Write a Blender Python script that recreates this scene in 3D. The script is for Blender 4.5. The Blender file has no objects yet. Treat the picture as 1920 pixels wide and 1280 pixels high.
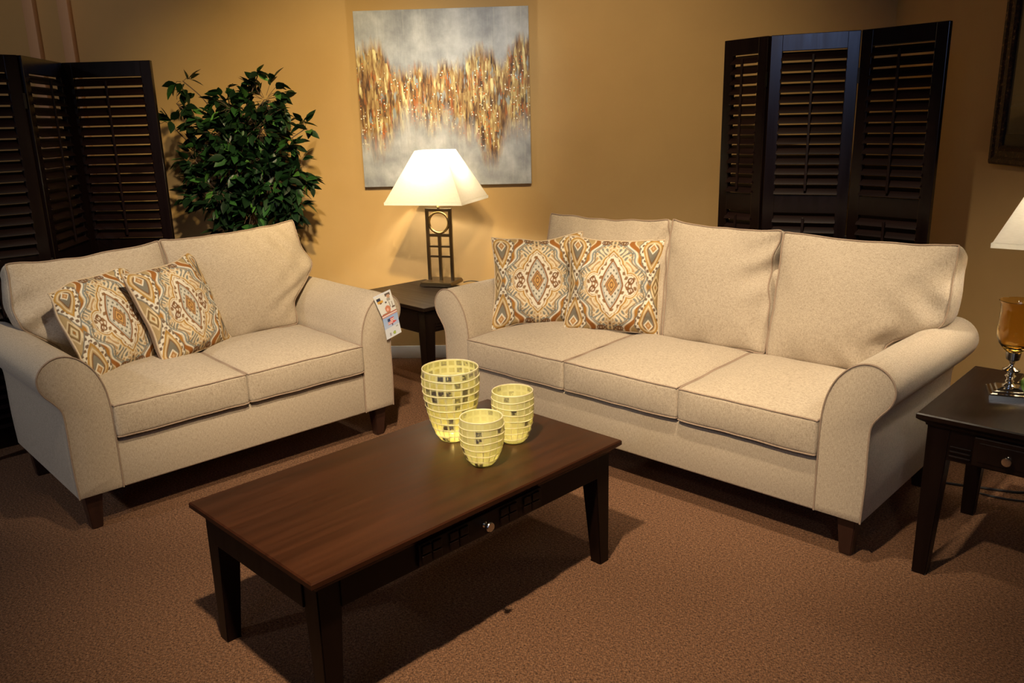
import bpy, bmesh, math, random
import numpy as np
from mathutils import Vector, Matrix, noise

# ------------------------------------------------------------------ camera, world, lights, exposure
SC = bpy.context.scene
COL = SC.collection
R = math.radians
PI = math.pi

cam_d = bpy.data.cameras.new('camera'); cam = bpy.data.objects.new('camera', cam_d); COL.objects.link(cam)
F, PIT, ROL, CH = 1537.17, .2629, .0257, 1.5176
cam_d.sensor_width = 36; cam_d.lens = F * 36 / 1920; cam_d.clip_start = .05
fw = Vector((0, math.cos(PIT), -math.sin(PIT))); up0 = Vector((0, math.sin(PIT), math.cos(PIT))); rx = Vector((1, 0, 0))
rt = rx * math.cos(ROL) - up0 * math.sin(ROL); up = rx * math.sin(ROL) + up0 * math.cos(ROL)
M = Matrix((rt, up, -fw)).transposed().to_4x4(); M.translation = (0, 0, CH)
cam.matrix_world = M
SC.camera = cam

W = bpy.data.worlds.new('world'); SC.world = W; W.use_nodes = True
W.node_tree.nodes['Background'].inputs[0].default_value = (.85, .88, 1, 1)
W.node_tree.nodes['Background'].inputs[1].default_value = .006

def aim(o, tgt):
    d = Vector(tgt) - o.location
    o.rotation_euler = d.to_track_quat('-Z', 'Y').to_euler()

def spot(name, loc, tgt, power, angle, blend, color, radius=.045):
    l = bpy.data.lights.new(name, 'SPOT'); l.energy = power; l.spot_size = R(angle); l.spot_blend = blend
    l.color = color; l.shadow_soft_size = radius
    o = bpy.data.objects.new(name, l); COL.objects.link(o); o.location = loc; aim(o, tgt); return o

WARM = (1, .785, .53)
spot('track_spot_table', (-.35, 1.15, 2.85), (.0, 2.7, .2), 222, 72, 1, WARM)
spot('fill_spot_trims', (-2.4, 2.6, 2.9), (-2.85, 5.3, 2.1), 22, 50, 1, (1, .8, .6), .08)  # fill light added to brighten the brown strips, no such fixture known
spot('added_spot_vases', (-.1, 1.9, 2.85), (-.1, 2.6, .5), 46, 13, 1, (1, .86, .62), .03)  # narrow spot added to brighten the vases and the tabletop round them
spot('track_spot_sofa', (.5, 2.3, 2.88), (1.05, 3.45, .75), 150, 62, 1, (1, .815, .58))
spot('track_spot_loveseat', (-.4, 2.0, 2.88), (-1.25, 3.9, .85), 190, 58, 1, (1, .815, .58))
spot('fill_spot_left', (-4.3, .6, 2.8), (-1.75, 3.2, .5), 75, 50, 1, (.95, .95, 1), .12)  # added neutral fill for the dim left side of the loveseat
spot('fill_spot_behind', (.1, -1.6, 2.9), (1.2, 2.9, .5), 32, 36, 1, (.92, .95, 1), .15)  # added dim fill from behind the camera for the sofa arm fronts
spot('track_spot_wall', (-.4, 2.6, 2.9), (-1.15, 5.3, 1.2), 175, 54, 1, (1, .73, .33))
spot('added_spot_wall_right', (.3, 2.3, 2.9), (.6, 5.25, 1.3), 95, 64, 1, (1, .75, .42))  # spot added to carry the wall's brightness further right
spot('track_spot_painting', (.0, 2.4, 2.9), (-.3, 5.3, 1.65), 40, 30, 1, (.72, .87, 1))
al = bpy.data.lights.new('unseen_blue_area_light', 'AREA'); al.energy = 9; al.shape = 'RECTANGLE'; al.size = 1.3; al.size_y = .5  # unseen cool source behind the camera; puts the blue reflection on the right screen
al.color = (.42, .55, 1)
ao = bpy.data.objects.new('unseen_blue_area_light', al); COL.objects.link(ao); ao.location = (-2.15, -2.9, 2.62); aim(ao, (1.2, 3.9, 1.6))

SC.view_settings.view_transform = 'Standard'; SC.view_settings.look = 'None'
SC.view_settings.exposure = 1.05; SC.view_settings.gamma = 1.0; SC.view_settings.use_curve_mapping = False

# ------------------------------------------------------------------ materials
def lin(c):
    return tuple((v / 12.92 if v <= .04045 else ((v + .055) / 1.055) ** 2.4) for v in [x / 255 for x in c])

class NT:
    def __init__(s, name):
        s.m = bpy.data.materials.new(name); s.m.use_nodes = True; s.t = s.m.node_tree
        s.b = s.t.nodes['Principled BSDF']; s.out = s.t.nodes['Material Output']
    def n(s, typ, **kw):
        nd = s.t.nodes.new(typ)
        for k, v in kw.items():
            if k.startswith('i_'):
                key = k[2:]
                nd.inputs[int(key) if key.isdigit() else key.replace('_', ' ')].default_value = v
            else: setattr(nd, k, v)
        return nd
    def l(s, a, b): s.t.links.new(a, b)
    def coord(s, which='Object', scale=(1, 1, 1), rot=(0, 0, 0), loc=(0, 0, 0)):
        tc = s.n('ShaderNodeTexCoord'); mp = s.n('ShaderNodeMapping')
        mp.inputs['Scale'].default_value = scale; mp.inputs['Rotation'].default_value = rot; mp.inputs['Location'].default_value = loc
        s.l(tc.outputs[which], mp.inputs['Vector']); return mp.outputs[0]
    def noise(s, vec, scale, detail=3, rough=.55):
        nd = s.n('ShaderNodeTexNoise'); nd.inputs['Scale'].default_value = scale; nd.inputs['Detail'].default_value = detail
        nd.inputs['Roughness'].default_value = rough
        if vec is not None: s.l(vec, nd.inputs['Vector'])
        return nd.outputs['Fac']
    def ramp(s, fac, stops, interp='LINEAR'):
        nd = s.n('ShaderNodeValToRGB'); cr = nd.color_ramp; cr.interpolation = interp
        while len(cr.elements) < len(stops): cr.elements.new(.5)
        for e, (p, c) in zip(cr.elements, stops):
            e.position = p; e.color = (*c, 1) if len(c) == 3 else c
        s.l(fac, nd.inputs[0]); return nd.outputs[0]
    def math(s, op, a, b=None, clamp=False):
        nd = s.n('ShaderNodeMath', operation=op, use_clamp=clamp)
        for i, v in enumerate((a, b)):
            if v is None: continue
            if isinstance(v, (int, float)): nd.inputs[i].default_value = v
            else: s.l(v, nd.inputs[i])
        return nd.outputs[0]
    def mix(s, fac, a, b, typ='MIX'):
        nd = s.n('ShaderNodeMix', data_type='RGBA', blend_type=typ)
        for i, v in ((0, fac), (6, a), (7, b)):
            if isinstance(v, (int, float)): nd.inputs[i].default_value = v
            elif isinstance(v, tuple): nd.inputs[i].default_value = (*v, 1) if len(v) == 3 else v
            else: s.l(v, nd.inputs[i])
        return nd.outputs[2]
    def bump(s, h, strength, dist=.01):
        nd = s.n('ShaderNodeBump'); nd.inputs['Strength'].default_value = strength; nd.inputs['Distance'].default_value = dist
        s.l(h, nd.inputs['Height']); s.l(nd.outputs[0], s.b.inputs['Normal'])
    def setp(s, **kw):
        for k, v in kw.items():
            inp = s.b.inputs[k.replace('_', ' ')]
            if isinstance(v, tuple): inp.default_value = (*v, 1) if len(v) == 3 else v
            elif isinstance(v, (int, float)): inp.default_value = v
            else: s.l(v, inp)

MAT = {}
def simple(name, col, rough=.5, metal=0, spec=.5, **kw):
    t = NT(name); t.setp(Base_Color=col, Roughness=rough, Metallic=metal); t.b.inputs['Specular IOR Level'].default_value = spec
    MAT[name] = t.m; return t

def mk_wall():
    t = NT('wall_paint'); v = t.coord()
    f = t.noise(v, 1.2, 4); c = t.ramp(f, [(.3, (.50, .325, .135)), (.7, (.56, .37, .155))])
    t.setp(Base_Color=c, Roughness=.62); t.b.inputs['Specular IOR Level'].default_value = .3
    t.bump(t.noise(v, 180, 2), .12, .003); MAT['wall'] = t.m
mk_wall()

def mk_carpet():
    t = NT('carpet_pile'); v = t.coord()
    n1 = t.noise(v, 150, 2, .7)
    v2 = t.coord(scale=(90, 260, 90)); n2 = t.noise(v2, 1, 2, .6)
    v3 = t.coord(scale=(240, 110, 90), rot=(0, 0, .5)); n3 = t.noise(v3, 1, 2, .6)
    c1 = t.ramp(n2, [(.36, (.040, .021, .012)), (.47, (.15, .078, .042)), (.56, (.225, .120, .068)), (.66, (.33, .205, .13))])
    c2 = t.ramp(n3, [(.38, (.045, .026, .017)), (.5, (.17, .078, .038)), (.64, (.32, .165, .085))])
    c = t.mix(.5, c1, c2)
    c = t.mix(t.ramp(n1, [(.55, (0, 0, 0)), (.7, (.55, .55, .55))]), c, (.07, .05, .045))
    t.setp(Base_Color=c, Roughness=.95); t.b.inputs['Specular IOR Level'].default_value = .1
    h = t.math('ADD', n1, n2); t.bump(h, .7, .006); MAT['carpet'] = t.m
mk_carpet()

def mk_fabric(name, a, b, sc=1):
    t = NT(name)
    v1 = t.coord(scale=(520 * sc, 520 * sc, 70 * sc)); v2 = t.coord(scale=(90 * sc, 120 * sc, 700 * sc))
    n1 = t.noise(v1, 1, 2, .6); n2 = t.noise(v2, 1, 2, .6); n3 = t.noise(t.coord(), 330 * sc, 2)
    f = t.math('ADD', t.math('MULTIPLY', n1, .4), t.math('MULTIPLY', n2, .35)); f = t.math('ADD', f, t.math('MULTIPLY', n3, .25))
    c = t.ramp(f, [(.36, a), (.5, tuple(x * .4 + y * .6 for x, y in zip(a, b))), (.64, b)])
    t.setp(Base_Color=c, Roughness=.9); t.b.inputs['Specular IOR Level'].default_value = .15
    try: t.b.inputs['Sheen Weight'].default_value = .15
    except Exception: pass
    t.bump(f, .35, .003); MAT[name] = t.m
mk_fabric('sofa_fabric', (.275, .215, .147), (.56, .465, .345))
mk_fabric('piping_fabric', (.24, .17, .115), (.38, .28, .20), 2)
mk_fabric('pillow_back_fabric', (.27, .175, .105), (.42, .29, .18))
mk_fabric('pillow_trim_fabric', (.42, .31, .19), (.62, .5, .35), 2)

def mk_wood(name, dark, light, rough, scale=(3, 60, 60), coat=.0, spec=.5):
    t = NT(name); v = t.coord(scale=scale)
    n = t.noise(v, 1, 5, .6); n2 = t.noise(t.coord(scale=tuple(s * .25 for s in scale)), 1, 3)
    f = t.math('ADD', t.math('MULTIPLY', n, .6), t.math('MULTIPLY', n2, .4))
    c = t.ramp(f, [(.3, dark), (.7, light)])
    t.setp(Base_Color=c, Roughness=t.ramp(n, [(.3, (rough * .9,) * 3), (.7, (rough * 1.15,) * 3)]))
    t.b.inputs['Specular IOR Level'].default_value = spec; t.b.inputs['Coat Weight'].default_value = coat; t.b.inputs['Coat Roughness'].default_value = .16
    t.bump(n, .04, .002); MAT[name] = t.m
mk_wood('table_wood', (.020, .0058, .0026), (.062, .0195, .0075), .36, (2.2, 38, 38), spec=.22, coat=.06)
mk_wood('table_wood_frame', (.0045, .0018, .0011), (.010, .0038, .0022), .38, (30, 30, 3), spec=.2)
mk_wood('end_table_wood', (.007, .0032, .002), (.015, .0068, .0038), .34, (38, 2.2, 38), spec=.22)
mk_wood('screen_wood', (.0035, .0014, .0012), (.007, .0027, .002), .22, (40, 40, 3), spec=.45)
mk_wood('louver_wood', (.005, .0014, .001), (.010, .0028, .0018), .5, (3, 40, 40), spec=.2)
mk_wood('leg_wood', (.022, .008, .005), (.045, .017, .010), .38, (40, 40, 4))
simple('white_trim', (.72, .74, .78), .4)
simple('trim_brown', (.60, .36, .20), .6)
simple('ceiling_paint', (.12, .10, .08), .9)
simple('dark_bronze', (.16, .115, .06), .28, 1)
simple('brass', (.62, .44, .17), .22, 1)
simple('nickel', (.62, .60, .56), .2, 1)
simple('silver', (.82, .80, .76), .09, 1)
simple('black_rubber', (.012, .012, .012), .5)
simple('canvas_edge', (.22, .21, .2), .8)
simple('mat_black', (.012, .013, .013), .35)
simple('bark', (.09, .055, .035), .8)
simple('pot', (.05, .03, .02), .5)
simple('bulb_wax', (.85, .8, .68), .5)
simple('soil', (.03, .02, .012), .95)
simple('green_glaze', (.18, .32, .06), .35)
simple('screen_gold_edge', (.22, .15, .07), .4)
simple('hinge_metal', (.03, .025, .02), .4, 1)

def mk_frame():
    t = NT('ornate_frame'); n = t.noise(t.coord(), 70, 4, .7)
    t.setp(Base_Color=t.ramp(n, [(.45, (.016, .007, .005)), (.6, (.06, .024, .012)), (.72, (.38, .24, .09))]), Roughness=.35, Metallic=.3)
    t.bump(n, .5, .006); MAT['ornate_frame'] = t.m
mk_frame()

def mk_print():
    t = NT('dark_print'); v = t.coord(scale=(1, 1, 22)); n = t.noise(v, 1.5, 3)
    t.setp(Base_Color=t.ramp(n, [(.35, (.028, .030, .022)), (.6, (.06, .058, .042)), (.75, (.10, .09, .07))]), Roughness=.22)
    t.b.inputs['Coat Weight'].default_value = .6; t.b.inputs['Coat Roughness'].default_value = .05; MAT['dark_print'] = t.m
mk_print()

def mk_leaf():
    t = NT('ficus_leaf'); oi = t.n('ShaderNodeAttribute', attribute_name='tone')
    c = t.ramp(oi.outputs['Fac'], [(0, (.005, .016, .006)), (.55, (.011, .040, .012)), (.85, (.025, .088, .018)), (1, (.075, .20, .035))])
    t.setp(Base_Color=c, Roughness=.42); t.b.inputs['Specular IOR Level'].default_value = .35
    tr = t.n('ShaderNodeBsdfTranslucent'); t.l(c, tr.inputs[0]); mx = t.n('ShaderNodeMixShader'); mx.inputs[0].default_value = .12
    t.l(t.b.outputs[0], mx.inputs[1]); t.l(tr.outputs[0], mx.inputs[2]); t.l(mx.outputs[0], t.out.inputs[0]); MAT['leaf'] = t.m
mk_leaf()

def mk_shade():
    t = NT('shade_cloth'); n = t.noise(t.coord(scale=(60, 60, 400)), 1, 2)
    c = t.ramp(n, [(.3, (.80, .76, .68)), (.7, (.86, .83, .75))])
    t.setp(Base_Color=c, Roughness=.9)
    tr = t.n('ShaderNodeBsdfTranslucent'); t.l(c, tr.inputs[0]); mx = t.n('ShaderNodeMixShader'); mx.inputs[0].default_value = .42
    t.l(t.b.outputs[0], mx.inputs[1]); t.l(tr.outputs[0], mx.inputs[2]); t.l(mx.outputs[0], t.out.inputs[0]); MAT['shade'] = t.m
    b = NT('bulb_glow'); b.setp(Base_Color=(1, .9, .75)); b.b.inputs['Emission Color'].default_value = (1, .78, .5, 1); b.b.inputs['Emission Strength'].default_value = 30
    MAT['bulb'] = b.m
mk_shade()

def mk_painting():
    t = NT('abstract_painting')
    tc = t.n('ShaderNodeTexCoord'); sp = t.n('ShaderNodeSeparateXYZ'); t.l(tc.outputs['Generated'], sp.inputs[0])
    u, v = sp.outputs[0], sp.outputs[2]
    def stretched(sx, sz, detail=3, off=0):
        mp = t.n('ShaderNodeMapping'); mp.inputs['Scale'].default_value = (sx, 1, sz); mp.inputs['Location'].default_value = (off, 0, off * .7)
        t.l(tc.outputs['Generated'], mp.inputs[0]); return t.noise(mp.outputs[0], 1, detail, .6)
    g = lambda x: (x, x, x)
    upr = t.ramp(u, [(0, g(.80)), (.07, g(.87)), (.15, g(.86)), (.2, g(.70)), (.3, g(.69)), (.37, g(.75)), (.42, g(.67)), (.5, g(.76)),
                     (.56, g(.70)), (.63, g(.76)), (.72, g(.84)), (.80, g(.77)), (.84, g(.67)), (.89, g(.84)), (1, g(.90))], 'B_SPLINE')
    lor = t.ramp(u, [(0, g(.20)), (.10, g(.12)), (.18, g(.22)), (.27, g(.36)), (.36, g(.32)), (.43, g(.24)), (.5, g(.34)), (.56, g(.26)),
                     (.62, g(.22)), (.68, g(.26)), (.74, g(.04)), (.81, g(.02)), (.86, g(.30)), (.93, g(.20)), (1, g(.30))], 'B_SPLINE')
    edge_n = t.math('MULTIPLY', t.math('SUBTRACT', stretched(26, 4, 4), .5), .22)
    du = t.math('SUBTRACT', t.math('ADD', upr, edge_n), v)
    dl = t.math('SUBTRACT', t.math('ADD', v, edge_n), lor)
    mask = t.math('MULTIPLY', t.math('MULTIPLY', du, 12, True), t.math('MULTIPLY', dl, 6, True), True)
    s1 = stretched(52, 9, 3, 3); s2 = stretched(40, 7, 2, 9); s3 = stretched(36, 9, 2, 17); s4 = stretched(60, 10, 2, 5)
    mv = t.n('ShaderNodeMapping'); mv.inputs['Scale'].default_value = (64, 1, 9); t.l(tc.outputs['Generated'], mv.inputs[0])
    sv = t.n('ShaderNodeTexVoronoi', distance='CHEBYCHEV'); sv.inputs['Scale'].default_value = 1; t.l(mv.outputs[0], sv.inputs['Vector'])
    svs = t.n('ShaderNodeSeparateColor'); t.l(sv.outputs['Color'], svs.inputs[0])
    s1 = t.math('ADD', t.math('MULTIPLY', s1, .6), t.math('MULTIPLY', t.math('ADD', .30, t.math('MULTIPLY', svs.outputs[0], .40)), .4))
    c = t.ramp(s1, [(.36, lin((64, 38, 16))), (.43, lin((118, 78, 38))), (.5, lin((160, 122, 70))), (.56, lin((190, 160, 100))), (.62, lin((238, 222, 160)))])
    c = t.mix(t.ramp(s2, [(.56, g(0)), (.64, g(.8))]), c, lin((176, 92, 26)))
    c = t.mix(t.ramp(s3, [(.60, g(0)), (.65, g(.85))]), c, lin((150, 160, 160)))
    c = t.mix(t.ramp(s4, [(.58, g(0)), (.64, g(.85))]), c, lin((62, 38, 20)))
    bgn = stretched(6, 5, 8, 2); bg = t.ramp(bgn, [(.34, lin((140, 141, 145))), (.5, lin((172, 172, 174))), (.66, lin((202, 201, 200)))])
    drip = stretched(40, 2, 3, 31); bg = t.mix(t.ramp(drip, [(.55, g(0)), (.75, g(.35))]), bg, lin((212, 208, 198)))
    col = t.mix(mask, bg, c)
    mp = t.n('ShaderNodeMapping'); mp.inputs['Scale'].default_value = (1, 1, 1); t.l(tc.outputs['Generated'], mp.inputs[0])
    vo = t.n('ShaderNodeTexVoronoi'); vo.inputs['Scale'].default_value = 80; t.l(mp.outputs[0], vo.inputs['Vector'])
    spx = t.n('ShaderNodeSeparateColor'); t.l(vo.outputs['Color'], spx.inputs[0])
    band = t.math('MULTIPLY', t.ramp(v, [(.12, g(0)), (.35, g(1)), (.62, g(1)), (.82, g(0))]), t.ramp(stretched(9, 2, 2, 50), [(.45, g(.15)), (.62, g(1))]))
    dotm = t.math('MULTIPLY', t.math('LESS_THAN', vo.outputs['Distance'], .32), t.math('GREATER_THAN', spx.outputs[0], .55))
    dotm = t.math('MULTIPLY', t.math('MULTIPLY', dotm, mask), t.math('GREATER_THAN', band, .3))
    dcol = t.ramp(spx.outputs[1], [(0, lin((214, 110, 24))), (.55, lin((240, 150, 60))), (.7, lin((255, 246, 228))), (1, lin((255, 252, 245)))], 'CONSTANT')
    col = t.mix(dotm, col, dcol)
    col = t.mix(1.0, col, (.86, .92, 1.0), 'MULTIPLY'); t.setp(Base_Color=col, Roughness=.55); t.bump(t.math('ADD', s1, bgn), .4, .006); MAT['painting'] = t.m
mk_painting()

def mk_attr(name, attr, rough=.9):
    t = NT(name); a = t.n('ShaderNodeAttribute', attribute_name=attr)
    n = t.noise(t.coord(), 500, 2); c = t.mix(.25, a.outputs['Color'], t.ramp(n, [(.35, (.25, .25, .25)), (.65, (1, 1, 1))]), 'MULTIPLY')
    t.setp(Base_Color=c, Roughness=rough); t.b.inputs['Specular IOR Level'].default_value = .15; t.bump(n, .3, .002); MAT[name] = t.m
mk_attr('medallion_fabric', 'pattern')

def mk_vase():
    # gold mercury glass: see-through yellow glass with worn silvered window patches, cell by cell (uv = ring/column numbers)
    for nm, seed, lo, con in (('mercury_glass', 3.1, .60, 1.0), ('mercury_glass_pale', 8.7, .84, .35)):
        t = NT(nm)
        uv = t.n('ShaderNodeUVMap'); fl = t.n('ShaderNodeVectorMath', operation='FLOOR'); t.l(uv.outputs[0], fl.inputs[0])
        ad = t.n('ShaderNodeVectorMath', operation='ADD'); ad.inputs[1].default_value = (seed, seed * 2, 0); t.l(fl.outputs[0], ad.inputs[0])
        wn = t.n('ShaderNodeTexWhiteNoise', noise_dimensions='2D'); t.l(ad.outputs[0], wn.inputs[0])
        fr = t.n('ShaderNodeVectorMath', operation='FRACTION'); t.l(uv.outputs[0], fr.inputs[0]); sp = t.n('ShaderNodeSeparateXYZ'); t.l(fr.outputs[0], sp.inputs[0])
        inx = t.math('MULTIPLY', t.math('GREATER_THAN', sp.outputs[0], .15), t.math('LESS_THAN', sp.outputs[0], .85))
        iny = t.math('MULTIPLY', t.math('GREATER_THAN', sp.outputs[1], .2), t.math('LESS_THAN', sp.outputs[1], .84))
        cell = t.math('MULTIPLY', inx, iny)
        nz = t.noise(t.coord(), 90, 3, .7); blot = t.math('GREATER_THAN', nz, .45)
        patch = t.math('MULTIPLY', t.math('MULTIPLY', cell, blot), t.math('GREATER_THAN', wn.outputs['Value'], lo))
        c = t.ramp(t.noise(t.coord(), 40, 3), [(.35, (.84, .80, .34)), (.65, (.94, .93, .54))])
        c = t.mix(t.math('SUBTRACT', .75, t.math('MULTIPLY', cell, .75 * con)), c, (.97, .97, .68))
        t.setp(Base_Color=c, Roughness=.28, Metallic=.35); t.b.inputs['Coat Weight'].default_value = .8; t.b.inputs['Coat Roughness'].default_value = .06
        tr = t.n('ShaderNodeBsdfTranslucent'); t.l(c, tr.inputs[0])
        m1 = t.n('ShaderNodeMixShader'); m1.inputs[0].default_value = .42; t.l(t.b.outputs[0], m1.inputs[1]); t.l(tr.outputs[0], m1.inputs[2])
        tp = t.n('ShaderNodeBsdfTransparent'); tp.inputs[0].default_value = (.95, .88, .6, 1)
        m2 = t.n('ShaderNodeMixShader'); t.l(t.math('ADD', t.math('MULTIPLY', cell, .22 * con), .06 + .10 * (1 - con)), m2.inputs[0]); t.l(m1.outputs[0], m2.inputs[1]); t.l(tp.outputs[0], m2.inputs[2])
        gl = t.n('ShaderNodeBsdfGlossy'); gl.inputs['Roughness'].default_value = .4; gl.inputs[0].default_value = (.50, .48, .38, 1)
        m3 = t.n('ShaderNodeMixShader'); t.l(patch, m3.inputs[0]); t.l(m2.outputs[0], m3.inputs[1]); t.l(gl.outputs[0], m3.inputs[2])
        t.l(m3.outputs[0], t.out.inputs[0]); MAT[nm] = t.m
    t = NT('raised_glass'); t.setp(Base_Color=(.92, .86, .62), Roughness=.22)
    tr = t.n('ShaderNodeBsdfTranslucent'); tr.inputs[0].default_value = (.95, .88, .62, 1)
    m1 = t.n('ShaderNodeMixShader'); m1.inputs[0].default_value = .4; t.l(t.b.outputs[0], m1.inputs[1]); t.l(tr.outputs[0], m1.inputs[2]); t.l(m1.outputs[0], t.out.inputs[0])
    MAT['raised_glass'] = t.m
    t = NT('amber_glass'); t.setp(Base_Color=(.93, .70, .28), Roughness=.03); t.b.inputs['Transmission Weight'].default_value = 1; t.b.inputs['IOR'].default_value = 1.45
    MAT['amber_glass'] = t.m
mk_vase()

# ------------------------------------------------------------------ mesh helpers
def obj(name, bm, mat, parent=None, smooth=True, ang=40, loc=None, rz=0):
    me = bpy.data.meshes.new(name); bm.normal_update(); bm.to_mesh(me); bm.free()
    mats = mat if isinstance(mat, (list, tuple)) else [mat]
    for m in mats: me.materials.append(MAT[m])
    o = bpy.data.objects.new(name, me); COL.objects.link(o)
    if smooth:
        for p in me.polygons: p.use_smooth = True
        if ang is not None:
            bm2 = bmesh.new(); bm2.from_mesh(me)
            for e in bm2.edges:
                if len(e.link_faces) == 2 and e.calc_face_angle(0) > R(ang): e.smooth = False
            bm2.to_mesh(me); bm2.free()
    if parent: o.parent = parent
    if loc is not None: o.location = loc
    o.rotation_euler.z = rz
    return o

def thing(name, label, cat, loc=(0, 0, 0), rz=0, group=None):
    o = bpy.data.objects.new(name, None); COL.objects.link(o); o.empty_display_size = .1
    o.location = loc; o.rotation_euler = (0, 0, rz); tag(o, label, cat, group); return o
def tag(o, label, cat, group=None):
    o['label'] = label; o['category'] = cat
    if group: o['group'] = group
    return o
def struct(name, bm, mat, **kw):
    o = obj(name, bm, mat, **kw); o['kind'] = 'structure'; return o

def box(bm, x0, x1, y0, y1, z0, z1, bev=0, seg=2):
    vs = [bm.verts.new(p) for p in ((x0, y0, z0), (x1, y0, z0), (x1, y1, z0), (x0, y1, z0), (x0, y0, z1), (x1, y0, z1), (x1, y1, z1), (x0, y1, z1))]
    fs = [bm.faces.new([vs[i] for i in q]) for q in ((0, 3, 2, 1), (4, 5, 6, 7), (0, 1, 5, 4), (1, 2, 6, 5), (2, 3, 7, 6), (3, 0, 4, 7))]
    if bev:
        es = list({e for f in fs for e in f.edges})
        bmesh.ops.bevel(bm, geom=es, offset=bev, segments=seg, profile=.5, affect='EDGES')
    return bm
def nb(): return bmesh.new()

def tube(bm, pts, r, seg=8, closed=False, cap=True):
    pts = [Vector(p) for p in pts]; n = len(pts); rings = []
    rr = r if callable(r) else (lambda i: r)
    prev = None
    for i, p in enumerate(pts):
        a = pts[(i - 1) % n] if (closed or i > 0) else p; b = pts[(i + 1) % n] if (closed or i < n - 1) else p
        t = (b - a).normalized() if (b - a).length > 1e-9 else Vector((0, 0, 1))
        if prev is None:
            ref = Vector((0, 0, 1)) if abs(t.z) < .9 else Vector((1, 0, 0)); nrm = t.cross(ref).normalized()
        else: nrm = (prev - t * prev.dot(t)).normalized()
        prev = nrm; bi = t.cross(nrm)
        rings.append([bm.verts.new(p + (nrm * math.cos(2 * PI * k / seg) + bi * math.sin(2 * PI * k / seg)) * rr(i)) for k in range(seg)])
    m = n if closed else n - 1
    for i in range(m):
        A, B = rings[i], rings[(i + 1) % n]
        for k in range(seg):
            bm.faces.new((A[k], A[(k + 1) % seg], B[(k + 1) % seg], B[k]))
    if cap and not closed:
        bm.faces.new(rings[0][::-1]); bm.faces.new(rings[-1])
    return bm

def lathe(bm, prof, seg=40, center=(0, 0), uv=None, closed_prof=False):
    rings = []
    for r, z in prof:
        if r < 1e-5: rings.append([bm.verts.new((center[0], center[1], z))] * seg)
        else: rings.append([bm.verts.new((center[0] + r * math.cos(2 * PI * k / seg), center[1] + r * math.sin(2 * PI * k / seg), z)) for k in range(seg)])
    L = bm.loops.layers.uv.verify() if uv else None
    n = len(prof); idx = [(i, i + 1) for i in range(n - 1)] + ([(n - 1, 0)] if closed_prof else [])
    for i, j in idx:
        for k in range(seg):
            k2 = (k + 1) % seg; q = [rings[i][k], rings[i][k2], rings[j][k2], rings[j][k]]
            info = [(i, k), (i, k + 1), (j, k + 1), (j, k)]
            vs, inf = [], []
            for v, f in zip(q, info):
                if v not in vs: vs.append(v); inf.append(f)
            if len(vs) < 3: continue
            f = bm.faces.new(vs)
            if uv:
                for lp, (a, b) in zip(f.loops, inf): lp[L].uv = (b / seg * uv[0], uv[1](prof[a][1]))
    bmesh.ops.recalc_face_normals(bm, faces=bm.faces)
    return bm

def rect_profile(bm, hx, hy, prof, cx=0, cy=0):
    """stack of rectangles (inset, z) closed at both ends: moulded table tops, plinths, shades"""
    rings = []
    for ins, z in prof:
        a, b = hx - ins, hy - ins
        rings.append([bm.verts.new((cx + x, cy + y, z)) for x, y in ((-a, -b), (a, -b), (a, b), (-a, b))])
    for A, B in zip(rings, rings[1:]):
        for k in range(4): bm.faces.new((A[k], A[(k + 1) % 4], B[(k + 1) % 4], B[k]))
    bm.faces.new(rings[0]); bm.faces.new(rings[-1]); bmesh.ops.recalc_face_normals(bm, faces=bm.faces)
    return bm

def taper_leg(bm, x, y, z0, z1, sx, sy, top, bot):
    """square leg tapering on its two inner sides; (x, y) = outer corner, sx, sy = direction inward"""
    R_ = []
    for w, z in ((bot, z0), (bot, z0 + .004), (top, z1 * .98 + z0 * .02), (top, z1)):
        R_.append([bm.verts.new((x + sx * a * w, y + sy * b * w, z)) for a, b in ((0, 0), (1, 0), (1, 1), (0, 1))])
    for A, B in zip(R_, R_[1:]):
        for k in range(4): bm.faces.new((A[k], A[(k + 1) % 4], B[(k + 1) % 4], B[k]))
    bm.faces.new(R_[0]); bm.faces.new(R_[-1]); bmesh.ops.recalc_face_normals(bm, faces=bm.faces)
    es = [e for e in bm.edges if abs(e.verts[0].co.z - e.verts[1].co.z) > .05]
    bmesh.ops.bevel(bm, geom=es, offset=.003, segments=2, affect='EDGES')
    return bm

def smooth01(a, b, x):
    t = min(1, max(0, (x - a) / (b - a))); return t * t * (3 - 2 * t)

def catmull(pts, n, closed=False):
    out = []; N = len(pts)
    for i in range(N if closed else N - 1):
        P = [Vector(pts[(i + k) % N]) if closed else Vector(pts[min(max(i + k, 0), N - 1)]) for k in (-1, 0, 1, 2)]
        for j in range(n):
            t = j / n
            out.append(.5 * ((2 * P[1]) + (P[2] - P[0]) * t + (2 * P[0] - 5 * P[1] + 4 * P[2] - P[3]) * t * t + (-P[0] + 3 * P[1] - 3 * P[2] + P[3]) * t ** 3))
    if not closed: out.append(Vector(pts[-1]))
    return out

def soft_map(p, half, r):
    q = Vector((p[0] * half[0], p[1] * half[1], p[2] * half[2]))
    inn = Vector([max(-(h - r), min(h - r, c)) for c, h in zip(q, half)])
    d = q - inn
    return inn + d.normalized() * r if d.length > 1e-7 else q

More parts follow.
